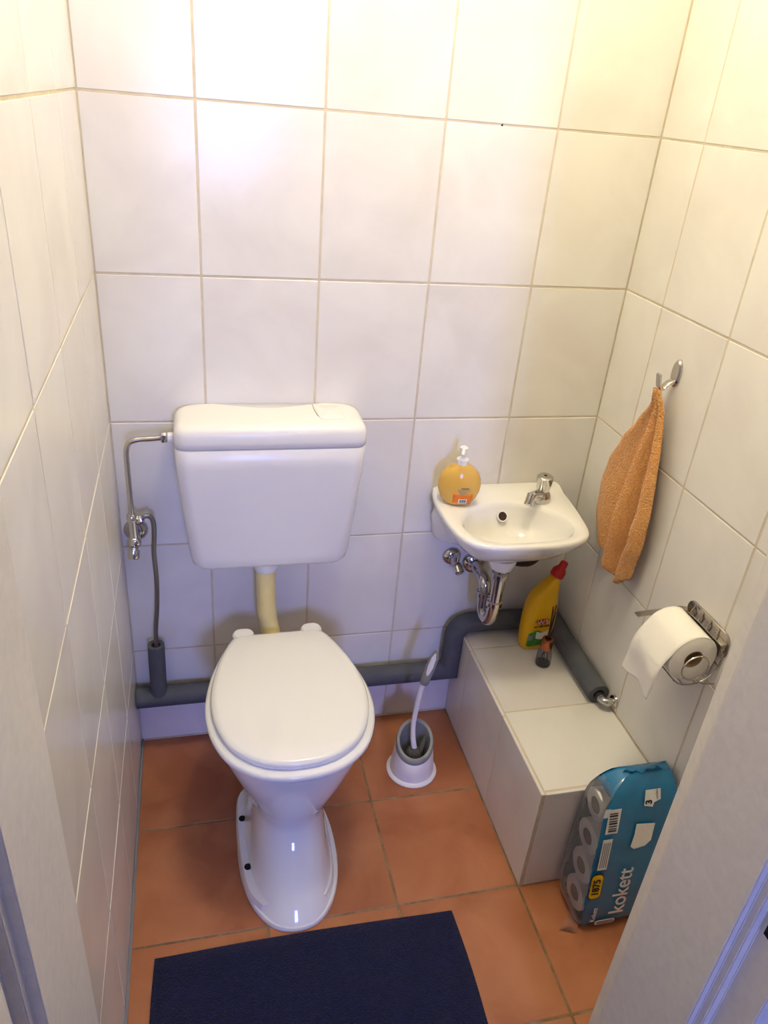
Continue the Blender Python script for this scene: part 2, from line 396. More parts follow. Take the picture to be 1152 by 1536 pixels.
for s in (-1, 1):          # moulded screw ears on the sides of the foot
    bm = bmesh.new(); pts = catmull([(s*.080, -.10, 0), (s*.110, -.13, 0), (s*.119, -.20, 0), (s*.120, -.28, 0), (s*.117, -.35, 0), (s*.106, -.41, 0), (s*.080, -.45, 0)], 6)
    if s > 0: pts = [Vector((p.x*.90, p.y, 0)) for p in pts]
    inner = [Vector((s*.06, p.y, 0)) for p in pts]; rr = []
    for z, k in ((.004, 1.), (.026, .985), (.032, .95)): rr.append([Vector((p.x*k-.008, p.y, z)) for p in pts]+[Vector((p.x-.008, p.y, z)) for p in reversed(inner)])
    loft(bm, rr); e = make('screw_ear', bm, 'porcelain', to, local=True)
    for v in ((-.205, -.345) if s < 0 else ()):
        bm = bmesh.new(); lathe(bm, [(.0085, 0), (.0085, .003), (.005, .0045)], (s*(.1030 if v > -.3 else .1010)-.008, v, .031), n=14); make('screw', bm, 'black_hole', e, local=True)
def slab(prof_in, zs, dome=0., name='', m=''):
    pass
bm = bmesh.new()
def rimring(wm, L, back, v0, z): return [Vector((p.x, p.y, z)) for p in dshape(wm, L, back, v0)]
loft(bm, [rimring(.184, .452, .112, -.004, .4175), rimring(.190, .460, .116, -.008, .423), rimring(.190, .460, .116, -.008, .431), rimring(.184, .452, .112, -.004, .4365)])
make('seat', bm, 'seat_plastic', to, local=True, angle=0)
bm = bmesh.new()
loft(bm, [rimring(.172, .432, .106, .0, .4372), rimring(.177, .438, .110, -.003, .442), rimring(.177, .438, .110, -.003, .450), rimring(.173, .433, .107, -.0, .4555), rimring(.162, .417, .098, .008, .4588), rimring(.12, .33, .07, .05, .4605), rimring(.05, .18, .03, .13, .4612)])
make('lid', bm, 'seat_plastic', to, local=True, angle=0)
for s in (-1, 1):
    bm = bmesh.new(); rr = rrect(.027, .021, .0205, 6)
    loft(bm, [[Vector((s*.086+x, .008+y, z)) for x, y in rr] for z in (.4165, .452)]+[[Vector((s*.086+x*.86, .008+y*.84, .457)) for x, y in rr]])
    make('hinge', bm, 'seat_plastic', to, local=True, angle=30)

# ------------------------------------------------------------------ cistern
ci = thing('cistern', 'white plastic wall-mounted cistern above the toilet', 'cistern', (.141, -.001, .643))
def cring(z, hw, dep, r, fr=None, cx=.141):
    out = []
    for x, y in rrect(hw, dep/2, r, 7): out.append(Vector((cx+x, -.0012-dep/2+y, z)))
    return out
def flatback(rs):
    for r in rs:
        for p in r: p.y = min(p.y, -.001)
    return rs
bm = bmesh.new()
loft(bm, [cring(.648, .150, .085, .03), cring(.644, .165, .105, .035), cring(.648, .178, .118, .035), cring(.658, .186, .125, .035), cring(.68, .190, .129, .034), cring(.80, .202, .136, .032), cring(.92, .2110, .1412, .03), cring(.967, .2127, .1422, .03), cring(.969, .2100, .1395, .028)])
make('tank', bm, 'cistern_plastic', ci, angle=0)
bm = bmesh.new()
loft(bm, [cring(.9695, .209, .139, .028), cring(.9712, .2129, .1424, .03), cring(.985, .2129, .1424, .03), cring(1.002, .2125, .1415, .03), cring(1.012, .209, .138, .03), cring(1.0188, .202, .130, .03), cring(1.0218, .190, .116, .03), cring(1.0225, .15, .07, .025)])
cl = make('cistern_lid', bm, 'cistern_plastic', ci, angle=0)
# push plate moulded in the lid: a shallow proud panel with a dark joint
bm = bmesh.new(); pts = [(.243, -.012), (.243, -.045), (.246, -.078), (.252, -.098)]
tube(bm, [(x, y, 1.0226 if y > -.08 else 1.0212) for x, y in pts], .0011, 8); make('button_joint', bm, 'grey_plastic', cl)
bm = bmesh.new(); rr = rrect(.030, .043, .012, 5)
loft(bm, [[Vector((.278+x*k, -.060+y*k, z)) for x, y in rr] for k, z in ((1, 1.019), (1, 1.0232), (.95, 1.0242))]); make('flush_button', bm, 'cistern_plastic', cl)
bm = bmesh.new(); lathe(bm, [(.031, 0), (.031, -.028), (.029, -.040), (.026, -.043)], (.131, -.075, .655)); make('outlet_collar', bm, 'cistern_plastic', ci)
bm = bmesh.new(); tube(bm, catmull([(.131, -.075, .63), (.132, -.075, .56), (.135, -.076, .48), (.140, -.080, .44), (.148, -.097, .40), (.155, -.132, .37), (.157, -.16, .36)], 8), .0245, 20); make('flush_pipe', bm, 'pipe_cream', ci)
bm = bmesh.new(); lathe(bm, [(.012, 0), (.012, .012)], (-.0855, -.060, .966), (1, 0, 0), 16); make('inlet_stub', bm, 'white_plastic', ci)

# ------------------------------------------------------------------ angle valve with chrome supply pipe
av = thing('angle_valve', 'chrome angle valve with a bent supply pipe to the cistern', 'valve', (-.176, -.001, .69))
VX = -.176
bm = bmesh.new(); lathe(bm, [(.029, 0), (.029, .004), (.026, .012), (.017, .020), (.010, .022)], (VX, -.0005, .700), (0, -1, 0)); make('rosette', bm, 'chrome', av)
bm = bmesh.new(); lathe(bm, [(.011, 0), (.011, .03), (.015, .033), (.016, .042), (.014, .052), (.009, .056)], (VX, -.018, .700), (0, -1, 0), 20)
tube(bm, [(VX, -.06, .70), (VX-.001, -.06, .76)], .010, 16); make('valve_body', bm, 'chrome', av)
bm = bmesh.new(); tube(bm, [(VX, -.058, .705), (VX-.002, -.064, .690), (VX-.003, -.069, .678)], [.009, .009, .009], 14)
lathe(bm, [(.011, 0), (.014, .003), (.014, .020), (.011, .024)], (VX-.003, -.069, .685), (-.05, -.5, -1), 16); make('valve_knob', bm, 'chrome', av)
bm = bmesh.new(); lathe(bm, [(.009, 0), (.0125, .003), (.0125, .015), (.009, .019)], (VX-.001, -.06, .757), n=8); make('compression_nut', bm, 'chrome', av)
bm = bmesh.new(); tube(bm, catmull([(VX-.001, -.06, .77), (VX-.001, -.06, .84), (VX-.001, -.06, .90), (VX-.0, -.06, .935), (VX+.008, -.06, .955), (VX+.026, -.06, .9625), (VX+.05, -.06, .964), (-.098, -.06, .966)], 8), .0062, 14); make('supply_pipe', bm, 'chrome', av)
bm = bmesh.new(); lathe(bm, [(.008, 0), (.012, .004), (.012, .012), (.010, .016)], (-.1025, -.06, .966), (1, 0, 0), 8); make('cistern_nut', bm, 'chrome', av)
bm = bmesh.new(); lathe(bm, [(.008, 0), (.011, .004), (.011, .012), (.009, .018)], (VX+.006, -.055, .752), (1, 0, .35), 8); make('hose_nut', bm, 'chrome', av)
ho = bmesh.new(); tube(ho, catmull([(VX+.02, -.055, .757), (-.151, -.054, .764), (-.138, -.052, .762), (-.131, -.051, .745), (-.131, -.05, .71), (-.135, -.048, .66), (-.134, -.046, .58), (-.138, -.044, .50), (-.146, -.043, .42), (-.148, -.043, .36)], 8), .0058, 12)
h_ = make('supply_hose', ho, 'hose_grey', base=(-.148, -.043, .36)); tagit(h_, 'thin grey hose running down from the angle valve into foam', 'hose')

# ------------------------------------------------------------------ foam insulated pipes
ip = thing('insulated_pipe', 'dark grey foam-clad water pipe along the walls', 'pipe', (-.2, -.042, .16))
def foam_rings(bm, pts, r=.0295, n=20):
    tube(bm, pts, r, n)
def sleeve(pts, r=.0295, dirs=None, hollow_end=False):
    """tube with mitred ends: dirs = plane normals at the start and end"""
    bm = bmesh.new(); tube(bm, pts, r, 24, caps=True); return bm
def mitre_path(P, r, n=24):
    """polyline tube with sharp mitred corners"""
    P = [Vector(p) for p in P]; rings = []
    d0 = (P[1]-P[0]).normalized(); nrm = d0.orthogonal().normalized(); b = d0.cross(nrm); off = [(nrm*math.cos(2*PI*k/n)+b*math.sin(2*PI*k/n))*r for k in range(n)]
    cur = [P[0]+o for o in off]; rings.append(cur)
    for i in range(1, len(P)):
        d = (P[i]-P[i-1]).normalized()
        pn = d if i == len(P)-1 else (d+(P[i+1]-P[i]).normalized()).normalized()
        cur = [q+d*((P[i]-q).dot(pn)/d.dot(pn)) for q in cur]; rings.append(cur)
    return rings
bm = bmesh.new(); loft(bm, mitre_path([(XL+.002, -.037, .193), (.677, -.037, .193), (.677, -.037, .30)], .029)); make('foam_sleeve', bm, 'foam', ip, angle=35)
pts = [(.677, -.037, .299)]+[(.677+.045-.045*math.cos(a), -.037, .318+.045*math.sin(a)) for a in [PI/2*i/6 for i in range(0, 7)]]+[(.80, -.037, .363), (.905, -.037, .361)]
bm = bmesh.new(); tube(bm, pts, .0288, 24); make('foam_sleeve', bm, 'foam', ip, angle=35)
bm = bmesh.new(); rg = mitre_path([(.90, -.037, .361), (.9665, -.037, .361), (.9655, -.362, .3518)], .0288)
loft(bm, rg, True, False)
last = rg[-1]; c = sum(last, Vector())/len(last)
inn = [c+(p-c)*.52 for p in last]; inn2 = [p+Vector((0, .02, 0)) for p in inn]
loft(bm, [last, inn, inn2], False, True); bmesh.ops.remove_doubles(bm, verts=bm.verts, dist=1e-5); make('foam_sleeve', bm, 'foam', ip, angle=35)
bm = bmesh.new(); rg = mitre_path([(-.1505, -.043, .21), (-.1485, -.043, .374)], .0215, 20); loft(bm, rg, True, False)
last = rg[-1]; c = sum(last, Vector())/len(last); inn = [c+(p-c)*.55 for p in last]; inn2 = [p+Vector((0, 0, -.03)) for p in inn]
loft(bm, [last, inn, inn2], False, True); bmesh.ops.remove_doubles(bm, verts=bm.verts, dist=1e-5); make('foam_sleeve', bm, 'foam', ip, angle=35)
bm = bmesh.new(); tube(bm, [(.9655, -.345, .3525), (.9655, -.378, .3515)], .0115, 16); tube(bm, catmull([(.9655, -.372, .3515), (.968, -.386, .3515), (.978, -.391, .3515), (.9972, -.391, .3515)], 6), .0095, 14)
make('pipe_end', bm, 'chrome', ip)
bm = bmesh.new(); lathe(bm, [(.017, 0), (.016, .006), (.011, .008)], (.9970, -.391, .3515), (-1, 0, 0), 20); make('end_rosette', bm, 'chrome', ip)

# ------------------------------------------------------------------ hand basin
sk = thing('hand_basin', 'small white ceramic hand basin on the back wall', 'sink', (.74, -.001, .655))
OUT = [(.566, -.001), (.558, -.05), (.555, -.10), (.557, -.17), (.567, -.232), (.592, -.275), (.64, -.297), (.726, -.303), (.81, -.300), (.868, -.283), (.898, -.25), (.912, -.185), (.921, -.11), (.925, -.05), (.924, -.001)]
def outline():
    c = catmull([Vector((x, y, 0)) for x, y in OUT], 8)
    for p in c: p.y = min(p.y, -.001)
    bk = [Vector((.924-(.924-.566)*i/24, -.001, 0)) for i in range(1, 24)]
    return resample(c+bk, 120)
OL = outline()
INN = [(.596, -.170), (.612, -.132), (.645, -.10), (.69, -.084), (.745, -.078), (.80, -.090), (.843, -.122), (.868, -.165), (.873, -.212), (.852, -.25), (.812, -.268), (.73, -.276), (.65, -.269), (.608, -.236), (.595, -.20)]
IN = resample(catmull([Vector((x, y, 0)) for x, y in INN], 8, True), 120)
IN = align(IN, OL)
# match by angle around a centre so the loft does not twist
CE = Vector((.738, -.165, 0))
def by_angle(poly, k=120):
    n = len(poly); res = []
    for i in range(k):
        a = 2*PI*i/k; d = Vector((math.cos(a), math.sin(a), 0)); best = None
        for j in range(n):
            p, q = poly[j]-CE, poly[(j+1) % n]-CE; e = q-p; den = d.x*e.y-d.y*e.x
            if abs(den) < 1e-12: continue
            t = (p.x*e.y-p.y*e.x)/den; s = (p.x*d.y-p.y*d.x)/den
            if t > 0 and -1e-6 <= s <= 1+1e-6 and (best is None or t > best): best = t
        res.append(CE+d*best)
    return res
OA, IA = by_angle(OL), by_angle(IN)
DR = Vector((.735, -.170, 0))
def toward(R, c, k, z): return [Vector((c.x+(p.x-c.x)*k, c.y+(p.y-c.y)*k, z)) for p in R]
def backrise(p): return .012*max(0., min(1., (p.y+.045)/.04))
bm = bmesh.new(); rings = []
BKC = Vector((.735, -.08, 0))
for k, z in ((.15, .652), (.28, .655), (.48, .668), (.66, .690), (.80, .714), (.915, .741), (.98, .763)):
    R = []
    for p in OA:
        q = BKC+(p-BKC)*k
        bk = max(0, min(1, 1+p.y/.12))                 # near the wall the skirt drops straight down
        q = q.lerp(Vector((p.x, p.y, 0)), bk*.92*(1 if k < .9 else .3))
        zz = z-bk*.012*(1-k) + (0)
        R.append(Vector((q.x, min(q.y, -.001), zz)))
    rings.append(R)
rings.append([Vector((p.x, p.y, .772+backrise(p))) for p in OA])
rings.append([Vector((p.x+(CE.x-p.x)*.012, p.y+(CE.y-p.y)*.012, .779+backrise(p))) for p in OA])
rings.append([Vector((p.x+(CE.x-p.x)*.035, p.y+(CE.y-p.y)*.035, .7815+backrise(p))) for p in OA])
rings.append([(a.lerp(b, .5)+Vector((0, 0, .779))) for a, b in zip(OA, IA)])
rings.append([a.lerp(b, .88)+Vector((0, 0, .778)) for a, b in zip(OA, IA)])
rings.append([b+Vector((0, 0, .774)) for b in IA])
for k, z in ((.955, .762), (.90, .742), (.82, .722), (.68, .704), (.48, .692), (.25, .686), (.13, .684)):
    rings.append(toward(IA, DR, k, z))
loft(bm, rings, True, True); make('basin', bm, 'porcelain', sk, angle=0)
bm = bmesh.new(); lathe(bm, [(.037, 0), (.036, -.012), (.031, -.03), (.027, -.034)], (.723, -.165, .668), n=28); make('outlet_boss', bm, 'porcelain', sk)
bm = bmesh.new(); lathe(bm, [(.0, -.001), (.019, -.001), (.019, .002), (.013, .0025), (.012, .0012), (0, .0012)], (.735, -.170, .6852), n=24, cap=False); make('drain', bm, 'chrome', sk)
# overflow hole on the rear slope of the bowl
nrm = Vector((.05, -.80, .60)).normalized()
bm = bmesh.new(); lathe(bm, [(.0148, -.003), (.0148, .0018), (.0125, .0022), (.0115, .0010)], (.736, -.0915, .743), nrm, 24, cap=False); make('overflow_ring', bm, 'porcelain', sk)
bm = bmesh.new(); lathe(bm, [(.0120, -.002), (.0120, .0008)], (.736, -.0915, .743), nrm, 24); make('overflow_hole', bm, 'dark_brown', sk)
bm = bmesh.new(); tube(bm, catmull([(.752, -.138, .638), (.785, -.142, .629), (.815, -.142, .632), (.843, -.135, .652)], 5), [.010]*8+[.011]*7+[.004], 12); tube(bm, [(.80, -.001, .645), (.80, -.14, .635)], .008, 10); make('dark_bar', bm, 'dark_brown', sk)  # dark brown bent bar below the basin, with a rod to the wall

# tap
tp = thing('tap', 'short chrome pillar tap with a push knob', 'tap', (.842, -.078, .779))
bm = bmesh.new(); lathe(bm, [(.0245, 0), (.0245, .010), (.022, .020), (.0185, .026), (.015, .030)], (.842, -.078, .7785), n=28)
tube(bm, catmull([(.842, -.078, .795), (.825, -.092, .804), (.806, -.108, .812), (.795, -.117, .813)], 5), [.015, .0145, .014, .0135, .013, .0125, .012, .0115, .011, .011, .011, .011, .011, .011, .011, .011], 16); make('tap_body', bm, 'chrome', tp)
bm = bmesh.new(); d = Vector((-.45, -.38, -.95)).normalized(); lathe(bm, [(.008, -.006), (.0125, -.004), (.0125, .013), (.0118, .0145), (.0118, .024), (.010, .026), (.008, .024)], (.793, -.1185, .815), d, 20); make('spout_nozzle', bm, 'chrome', tp)
bm = bmesh.new(); lathe(bm, [(.0155, 0), (.018, .006), (.0215, .036), (.0215, .041), (.018, .044), (.0, .0445)], (.842, -.078, .806), n=28, cap=False); pkn = make('push_knob', bm, 'chrome', tp)
bm = bmesh.new(); lathe(bm, [(.0045, 0), (.0045, .0008)], (.842, -.078, .8502), n=14); make('knob_mark', bm, 'dark_brown', pkn)

# trap under the basin
tr = thing('sink_trap', 'chrome trap under the hand basin', 'trap', (.72, -.165, .44))
bm = bmesh.new(); lathe(bm, [(.033, 0), (.033, .004), (.028, .012), (.018, .017)], (.714, -.0006, .546), (0, -1, 0)); make('rosette', bm, 'chrome', tr)
bm = bmesh.new(); tube(bm, catmull([(.714, -.012, .548), (.714, -.070, .552), (.714, -.100, .547), (.714, -.108, .525), (.715, -.109, .49), (.716, -.112, .468), (.718, -.124, .452), (.720, -.140, .451), (.722, -.153, .464), (.723, -.160, .488), (.723, -.163, .52), (.723, -.165, .57), (.723, -.165, .632)], 6), .0165, 18); tp_ = make('trap_pipe', bm, 'chrome', tr)
for x, y, z, r in ((.715, -.109, .506, .0215), (.723, -.162, .512, .0215), (.723, -.165, .603, .022)):
    bm = bmesh.new(); lathe(bm, [(.016, 0), (r, .003), (r, .016), (.0165, .020)], (x, y, z), n=18); make('slip_nut', bm, 'chrome', tp_)
# valve below the basin
sv = thing('basin_valve', 'small chrome stop valve on the wall beside the sink trap', 'valve', (.648, -.001, .57))
bm = bmesh.new(); lathe(bm, [(.027, 0), (.027, .004), (.023, .011), (.012, .016)], (.648, -.0006, .572), (0, -1, 0)); make('rosette', bm, 'chrome', sv)
bm = bmesh.new(); tube(bm, [(.648, -.01, .572), (.648, -.05, .572)], .0115, 16); tube(bm, [(.648, -.042, .572), (.648, -.042, .596)], .009, 14); make('valve_body', bm, 'chrome', sv)
bm = bmesh.new(); lathe(bm, [(.010, 0), (.0135, .004), (.0135, .022), (.010, .026)], (.650, -.046, .569), (.12, -.7, -.55), 14); make('valve_knob', bm, 'chrome', sv)

# ------------------------------------------------------------------ soap bottle
sb = thing('soap_dispenser', 'orange liquid soap pump bottle on the corner of the hand basin', 'soap bottle', (.612, -.074, .7822), rotz=math.radians(-12))
def oval(hx, hy, z, n=36, e=2.2):
    return [Vector((hx*math.copysign(abs(math.cos(2*PI*i/n))**(2/e), math.cos(2*PI*i/n)), hy*math.copysign(abs(math.sin(2*PI*i/n))**(2/e), math.sin(2*PI*i/n)), z)) for i in range(n)]
bm = bmesh.new(); loft(bm, [oval(.030, .020, .001), oval(.036, .0235, .004), oval(.046, .027, .018), oval(.0525, .0295, .036), oval(.054, .030, .052), oval(.052, .029, .068), oval(.045, .026, .084), oval(.034, .021, .096), oval(.020, .017, .104), oval(.014, .014, .108)])
sbb = make('bottle', bm, 'soap_orange', sb, local=True, angle=0)
bm = bmesh.new(); lathe(bm, [(.0150, .107), (.0150, .120), (.011, .123)], (0, 0, 0), n=20); make('collar', bm, 'white_plastic', sb, local=True)
bm = bmesh.new(); lathe(bm, [(.0045, .121), (.0045, .139), (.0095, .141), (.0105, .150), (.007, .153)], (0, 0, 0), n=16)
tube(bm, [(0, 0, .147), (-.004, -.018, .147), (-.006, -.030, .142)], [.006, .005, .0035], 10); make('pump', bm, 'white_plastic', sb, local=True)
def patch(hx, hy, hfun, u0, u1, z0, z1, off, n=10):
    pass
def bottle_patch(name, x0, x1, z0, z1, m, off=.0008, parent=sbb, par=lambda z: (.054-.9*abs(z-.052)**1.6*6, .030)):
    bm = bmesh.new(); g = []
    for j in range(9):
        z = z0+(z1-z0)*j/8; row = []
        for i in range(13):
            x = x0+(x1-x0)*i/12
            row.append(bm.verts.new((x, -soap_y(x, z)-off, z)))
        g.append(row)
    for j in range(8):
        for i in range(12): bm.faces.new((g[j][i], g[j][i+1], g[j+1][i+1], g[j+1][i]))
    return make(name, bm, m, parent, local=True, angle=0, solid=.0003)
SP = [(.004, .036, .0235), (.018, .046, .027), (.036, .0525, .0295), (.052, .054, .030), (.068, .052, .029), (.084, .045, .026)]
def soap_y(x, z):
    for (a, hx0, hy0), (b, hx1, hy1) in zip(SP, SP[1:]):
        if a <= z <= b or b == SP[-1][0]:
            t = max(0, min(1, (z-a)/(b-a))); hx, hy = hx0+(hx1-hx0)*t, hy0+(hy1-hy0)*t
            if z <= b: break
    u = min(.98, abs(x)/hx); return hy*(1-u**2.2)**(1/2.2)
lb = bottle_patch('soap_label_band', -.016, .034, .008, .036, 'soap_label')
bottle_patch('barcode_panel', -.002, .020, .009, .022, 'label_white', .0016)
for i in range(7): bottle_patch('barcode_bar', .001+i*.0026, .001+i*.0026+.0012+.0004*(i % 2), .011, .0205, 'print_black' if i % 2 else 'print_grey', .0023)
for i, (a, b) in enumerate(((.002, .022), (-.008, .028), (-.006, .026), (-.002, .018), (.0, .012))):
    bottle_patch('print_line', a, b, .052-i*.0042, .0535-i*.0042, 'print_grey' if i else 'dark_brown', .0012)

# ------------------------------------------------------------------ cleaner bottle on the ledge
cb = thing('cleaner_bottle', 'yellow toilet cleaner bottle with red cap on the tiled ledge', 'bottle', (.890, -.108, LZ+.0006), rotz=math.radians(6))
def sl(cx, hx, hy, z, tilt=0): return [Vector((cx+p.x, p.y, z+(p.x)*tilt)) for p in oval(hx, hy, 0, 36, 2.8)]
bm = bmesh.new(); loft(bm, [sl(-.002, .037, .022, .0), sl(-.002, .041, .025, .006), sl(.0, .046, .027, .03), sl(.002, .050, .028, .065), sl(.002, .050, .028, .11), sl(.002, .047, .027, .15), sl(.004, .039, .025, .18, .1), sl(.012, .030, .022, .203, .25), sl(.022, .020, .018, .222, .4), sl(.028, .0165, .016, .232, .45), sl(.032, .0165, .016, .238, .45)])
cbb = make('bottle', bm, 'cleaner_yellow', cb, local=True, angle=0)
ax = Vector((.45, 0, 1)).normalized()
bm = bmesh.new(); lathe(bm, [(.0185, 0), (.020, .004), (.0195, .018), (.015, .026), (.0115, .030), (.0105, .046), (.006, .049)], Vector((.030, 0, .231)), ax, 24); make('cap', bm, 'cap_red', cb, local=True)
def flatlabel(name, pts, m, y, parent=cb):
    bm = bmesh.new(); v = [bm.verts.new((x, y(x, z) if callable(y) else y, z)) for x, z in pts]; bm.faces.new(v); bmesh.ops.triangulate(bm, faces=bm.faces)
    return make(name, bm, m, parent, local=True, smooth=False, solid=.0003)
def cly(x, z, off=.0009):
    t = min(1, max(0, z/.06)); hy = .0245+.0035*t; hx = .0405+.0065*t
    u = min(.97, abs(x+.003)/hx); return -hy*(1-u**2.8)**(1/2.8)-off
def strip_label(name, x0, x1, z0, z1, m, off, shape=None):
    bm = bmesh.new(); g = []
    for j in range(9):
        z = z0+(z1-z0)*j/8; row = []
        for i in range(13):
            x = x0+(x1-x0)*i/12
            if shape: x, z_ = shape(i/12, j/8)
            else: z_ = z
            row.append(bm.verts.new((x, cly(x, z_, off), z_)))
        g.append(row)
    for j in range(8):
        for i in range(12): bm.faces.new((g[j][i], g[j][i+1], g[j+1][i+1], g[j+1][i]))
    return make(name, bm, m, cbb, local=True, angle=0, solid=.0002)
strip_label('green_panel', -.035, .012, .010, .055, 'label_green', .0008, lambda u, v: (-.036+.05*u, .016+.022*v+.034*v*(.35+.65*math.sin(PI*(.15+.8*u)))))
strip_label('white_swirl', -.02, .02, .03, .052, 'label_white', .0014, lambda u, v: (-.014+.040*u, .044+.024*v-.006*math.sin(PI*u)))
strip_label('info_box', -.035, -.022, .038, .056, 'print_grey', .0018)
strip_label('leaf_print', -.034, -.012, .009, .02, 'label_green', .0018, lambda u, v: (-.034+.024*u, .015+.018*v*math.sin(PI*(.1+.85*u))))
strip_label('brand_plate', -.022, .022, .074, .082, 'dark_brown', .0008, lambda u, v: (-.024+.046*u, .100+.007*math.sin(PI*u)+.003*v))
cbt = lambda x, z, off: Matrix.Translation((x, cly(x, z, off), z)) @ Matrix.Rotation(PI/2, 4, 'X')
def ltext(name, body, size, m, parent, mw, **k):
    r = text(name, body, size, m, parent, Matrix(), **k); r.matrix_local = mw; return r
ltext('brand_letters', 'W5', .024, 'print_red', cbb, cbt(-.002, .100, .0022), bold=.0016)
ltext('brand_letters_inner', 'W5', .024, 'print_white', cbb, cbt(-.002, .100, .0030), bold=-.0003)
ltext('product_name', 'WC-REINIGER', .0078, 'print_black', cbb, cbt(-.002, .085, .0020), bold=.0002)

# ------------------------------------------------------------------ reed diffuser
rdx, rdy = .886, -.193
rd = thing('reed_diffuser', 'small glass reed diffuser with copper neck and dark sticks', 'diffuser', (rdx, rdy, LZ+.0006))
zb = LZ+.0008
bm = bmesh.new(); lathe(bm, [(.0205, 0), (.0215, .003), (.0205, .038), (.0175, .048), (.0125, .054), (.0115, .058)], (rdx, rdy, zb), n=28, cap=False); make('glass_bottle', bm, 'glass', rd)
bm = bmesh.new(); lathe(bm, [(.0198, .001), (.0202, .005), (.0, .0055)], (rdx, rdy, zb), n=28); make('oil', bm, 'diffuser_oil', rd)
bm = bmesh.new(); lathe(bm, [(.0148, .052), (.0155, .054), (.0155, .085), (.0145, .087), (.0090, .087), (.0085, .078)], (rdx, rdy, zb), n=24, cap=False); make('neck_ring', bm, 'copper', rd)
bm = bmesh.new(); lathe(bm, [(.0088, .083), (.0088, .0835)], (rdx, rdy, zb), n=18); make('stopper', bm, 'black_hole', rd)
for bx, by, tx, ty, tz in ((-.010, -.006, .004, .004, .195), (.004, .006, -.006, -.003, .188), (.010, -.004, -.003, .006, .19), (-.002, .012, .002, -.005, .18)):
    bm = bmesh.new(); tube(bm, [(rdx+bx, rdy+by, zb+.006), (rdx+tx*.0, rdy, zb+.078), (rdx+tx, rdy+ty, zb+tz)], .00135, 6); make('reed', bm, 'reed', rd)

# ------------------------------------------------------------------ toilet brush
bx, by = .531, -.222
bh = thing('brush_holder', 'white and grey conical toilet brush holder on the floor', 'brush holder', (bx, by, 0))
bm = bmesh.new(); lathe(bm, [(.0705, .0006), (.0715, .004), (.069, .008), (.060, .011)], (bx, by, 0), n=40); make('base_plate', bm, 'white_plastic', bh)
def tilt_ring(r, z, sl=0., n=40): return [Vector((bx+r*math.cos(2*PI*i/n), by+r*math.sin(2*PI*i/n), z+sl*math.sin(2*PI*i/n+.25)*r)) for i in range(n)]
bm = bmesh.new(); loft(bm, [tilt_ring(.0625, .008), tilt_ring(.0605, .03), tilt_ring(.055, .075, .15), tilt_ring(.0525, .098, .55)], False, False); make('cone', bm, 'white_plastic', bh)
bm = bmesh.new(); loft(bm, [tilt_ring(.0530, .092, .55), tilt_ring(.0525, .108, .62), tilt_ring(.0495, .114, .66), tilt_ring(.0425, .113, .66), tilt_ring(.0405, .103, .60), tilt_ring(.0385, .06, .1), tilt_ring(.036, .022)], False, True); make('collar', bm, 'grey_plastic', bh)
tb = thing('toilet_brush', 'toilet brush with white curved handle and grey loop end', 'brush', (bx, by-.005, .024))
hp = catmull([(.533, -.226, .070), (.527, -.214, .115), (.526, -.206, .160), (.530, -.203, .215), (.536, -.203, .275), (.543, -.203, .312)], 8)
bm = bmesh.new(); tube(bm, hp, [.0085-.0015*math.sin(PI*i/(len(hp)-1)) for i in range(len(hp))], 16); make('handle', bm, 'white_plastic', tb)
bm = bmesh.new(); d = (Vector((.562, -.203, .400))-Vector((.543, -.203, .312))); dn = d.normalized(); side = Vector((.83, -.5, 0)); side = (side-dn*side.dot(dn)).normalized(); nn = dn.cross(side)
def grip_ring(t, hw, th, n=20):
    c = Vector((.5415, -.203, .300)).lerp(Vector((.566, -.203, .411)), t)
    return [c+side*hw*math.cos(2*PI*i/n)+nn*th*math.sin(2*PI*i/n) for i in range(n)]
loft(bm, [grip_ring(0, .0105, .0105), grip_ring(.03, .012, .0115), grip_ring(.15, .012, .0105), grip_ring(.30, .0125, .007), grip_ring(.5, .0135, .0055), grip_ring(.75, .0125, .0052), grip_ring(.92, .0085, .005), grip_ring(1., .003, .003)]); gp = make('grip', bm, 'grey_plastic', tb, angle=50)
bm = bmesh.new(); loft(bm, [grip_ring(.27, .003, .0077), grip_ring(.33, .0082, .0075), grip_ring(.55, .0100, .0069), grip_ring(.78, .0085, .0065), grip_ring(.92, .003, .006)]); make('grip_inlay', bm, 'white_plastic', gp)
bm = bmesh.new(); lathe(bm, [(.004, 0), (.024, .004), (.0265, .02), (.0265, .04), (.02, .055), (.008, .062)], (bx, by-.003, .0245), n=24); make('bristle_head', bm, 'bristle', tb)
bm = bmesh.new(); tube(bm, [(.545, -.235, .075), (.556, -.222, .098), (.563, -.212, .112)], [.0065, .007, .005], 10); make('rim_bristles', bm, 'bristle', tb)

# ------------------------------------------------------------------ towel and hook
hk = thing('towel_hook', 'chrome wall hook on the right wall', 'hook', (XR, -.278, 1.165))
bm = bmesh.new(); n = 28
def ell(hy, hz, x, cz=1.193, cy=-.279): return [Vector((x, cy+hy*math.cos(2*PI*i/n), cz+hz*math.sin(2*PI*i/n))) for i in range(n)]
loft(bm, [ell(.0155, .031, XR-.0005), ell(.0155, .031, XR-.004), ell(.0125, .027, XR-.0075)]); make('hook_plate', bm, 'chrome', hk)
bm = bmesh.new()
def band(P, hw, th):
    rings = []
    for i, p in enumerate(P):
        p = Vector(p); t = (Vector(P[min(i+1, len(P)-1)])-Vector(P[max(i-1, 0)])).normalized(); s = Vector((0, 1, 0)); q = t.cross(s).normalized()
        rings.append([p+s*a*hw+q*b*th for a, b in ((1, .6), (.8, 1), (-.8, 1), (-1, .6), (-1, -.6), (-.8, -1), (.8, -1), (1, -.6))])
    loft(bm, rings)
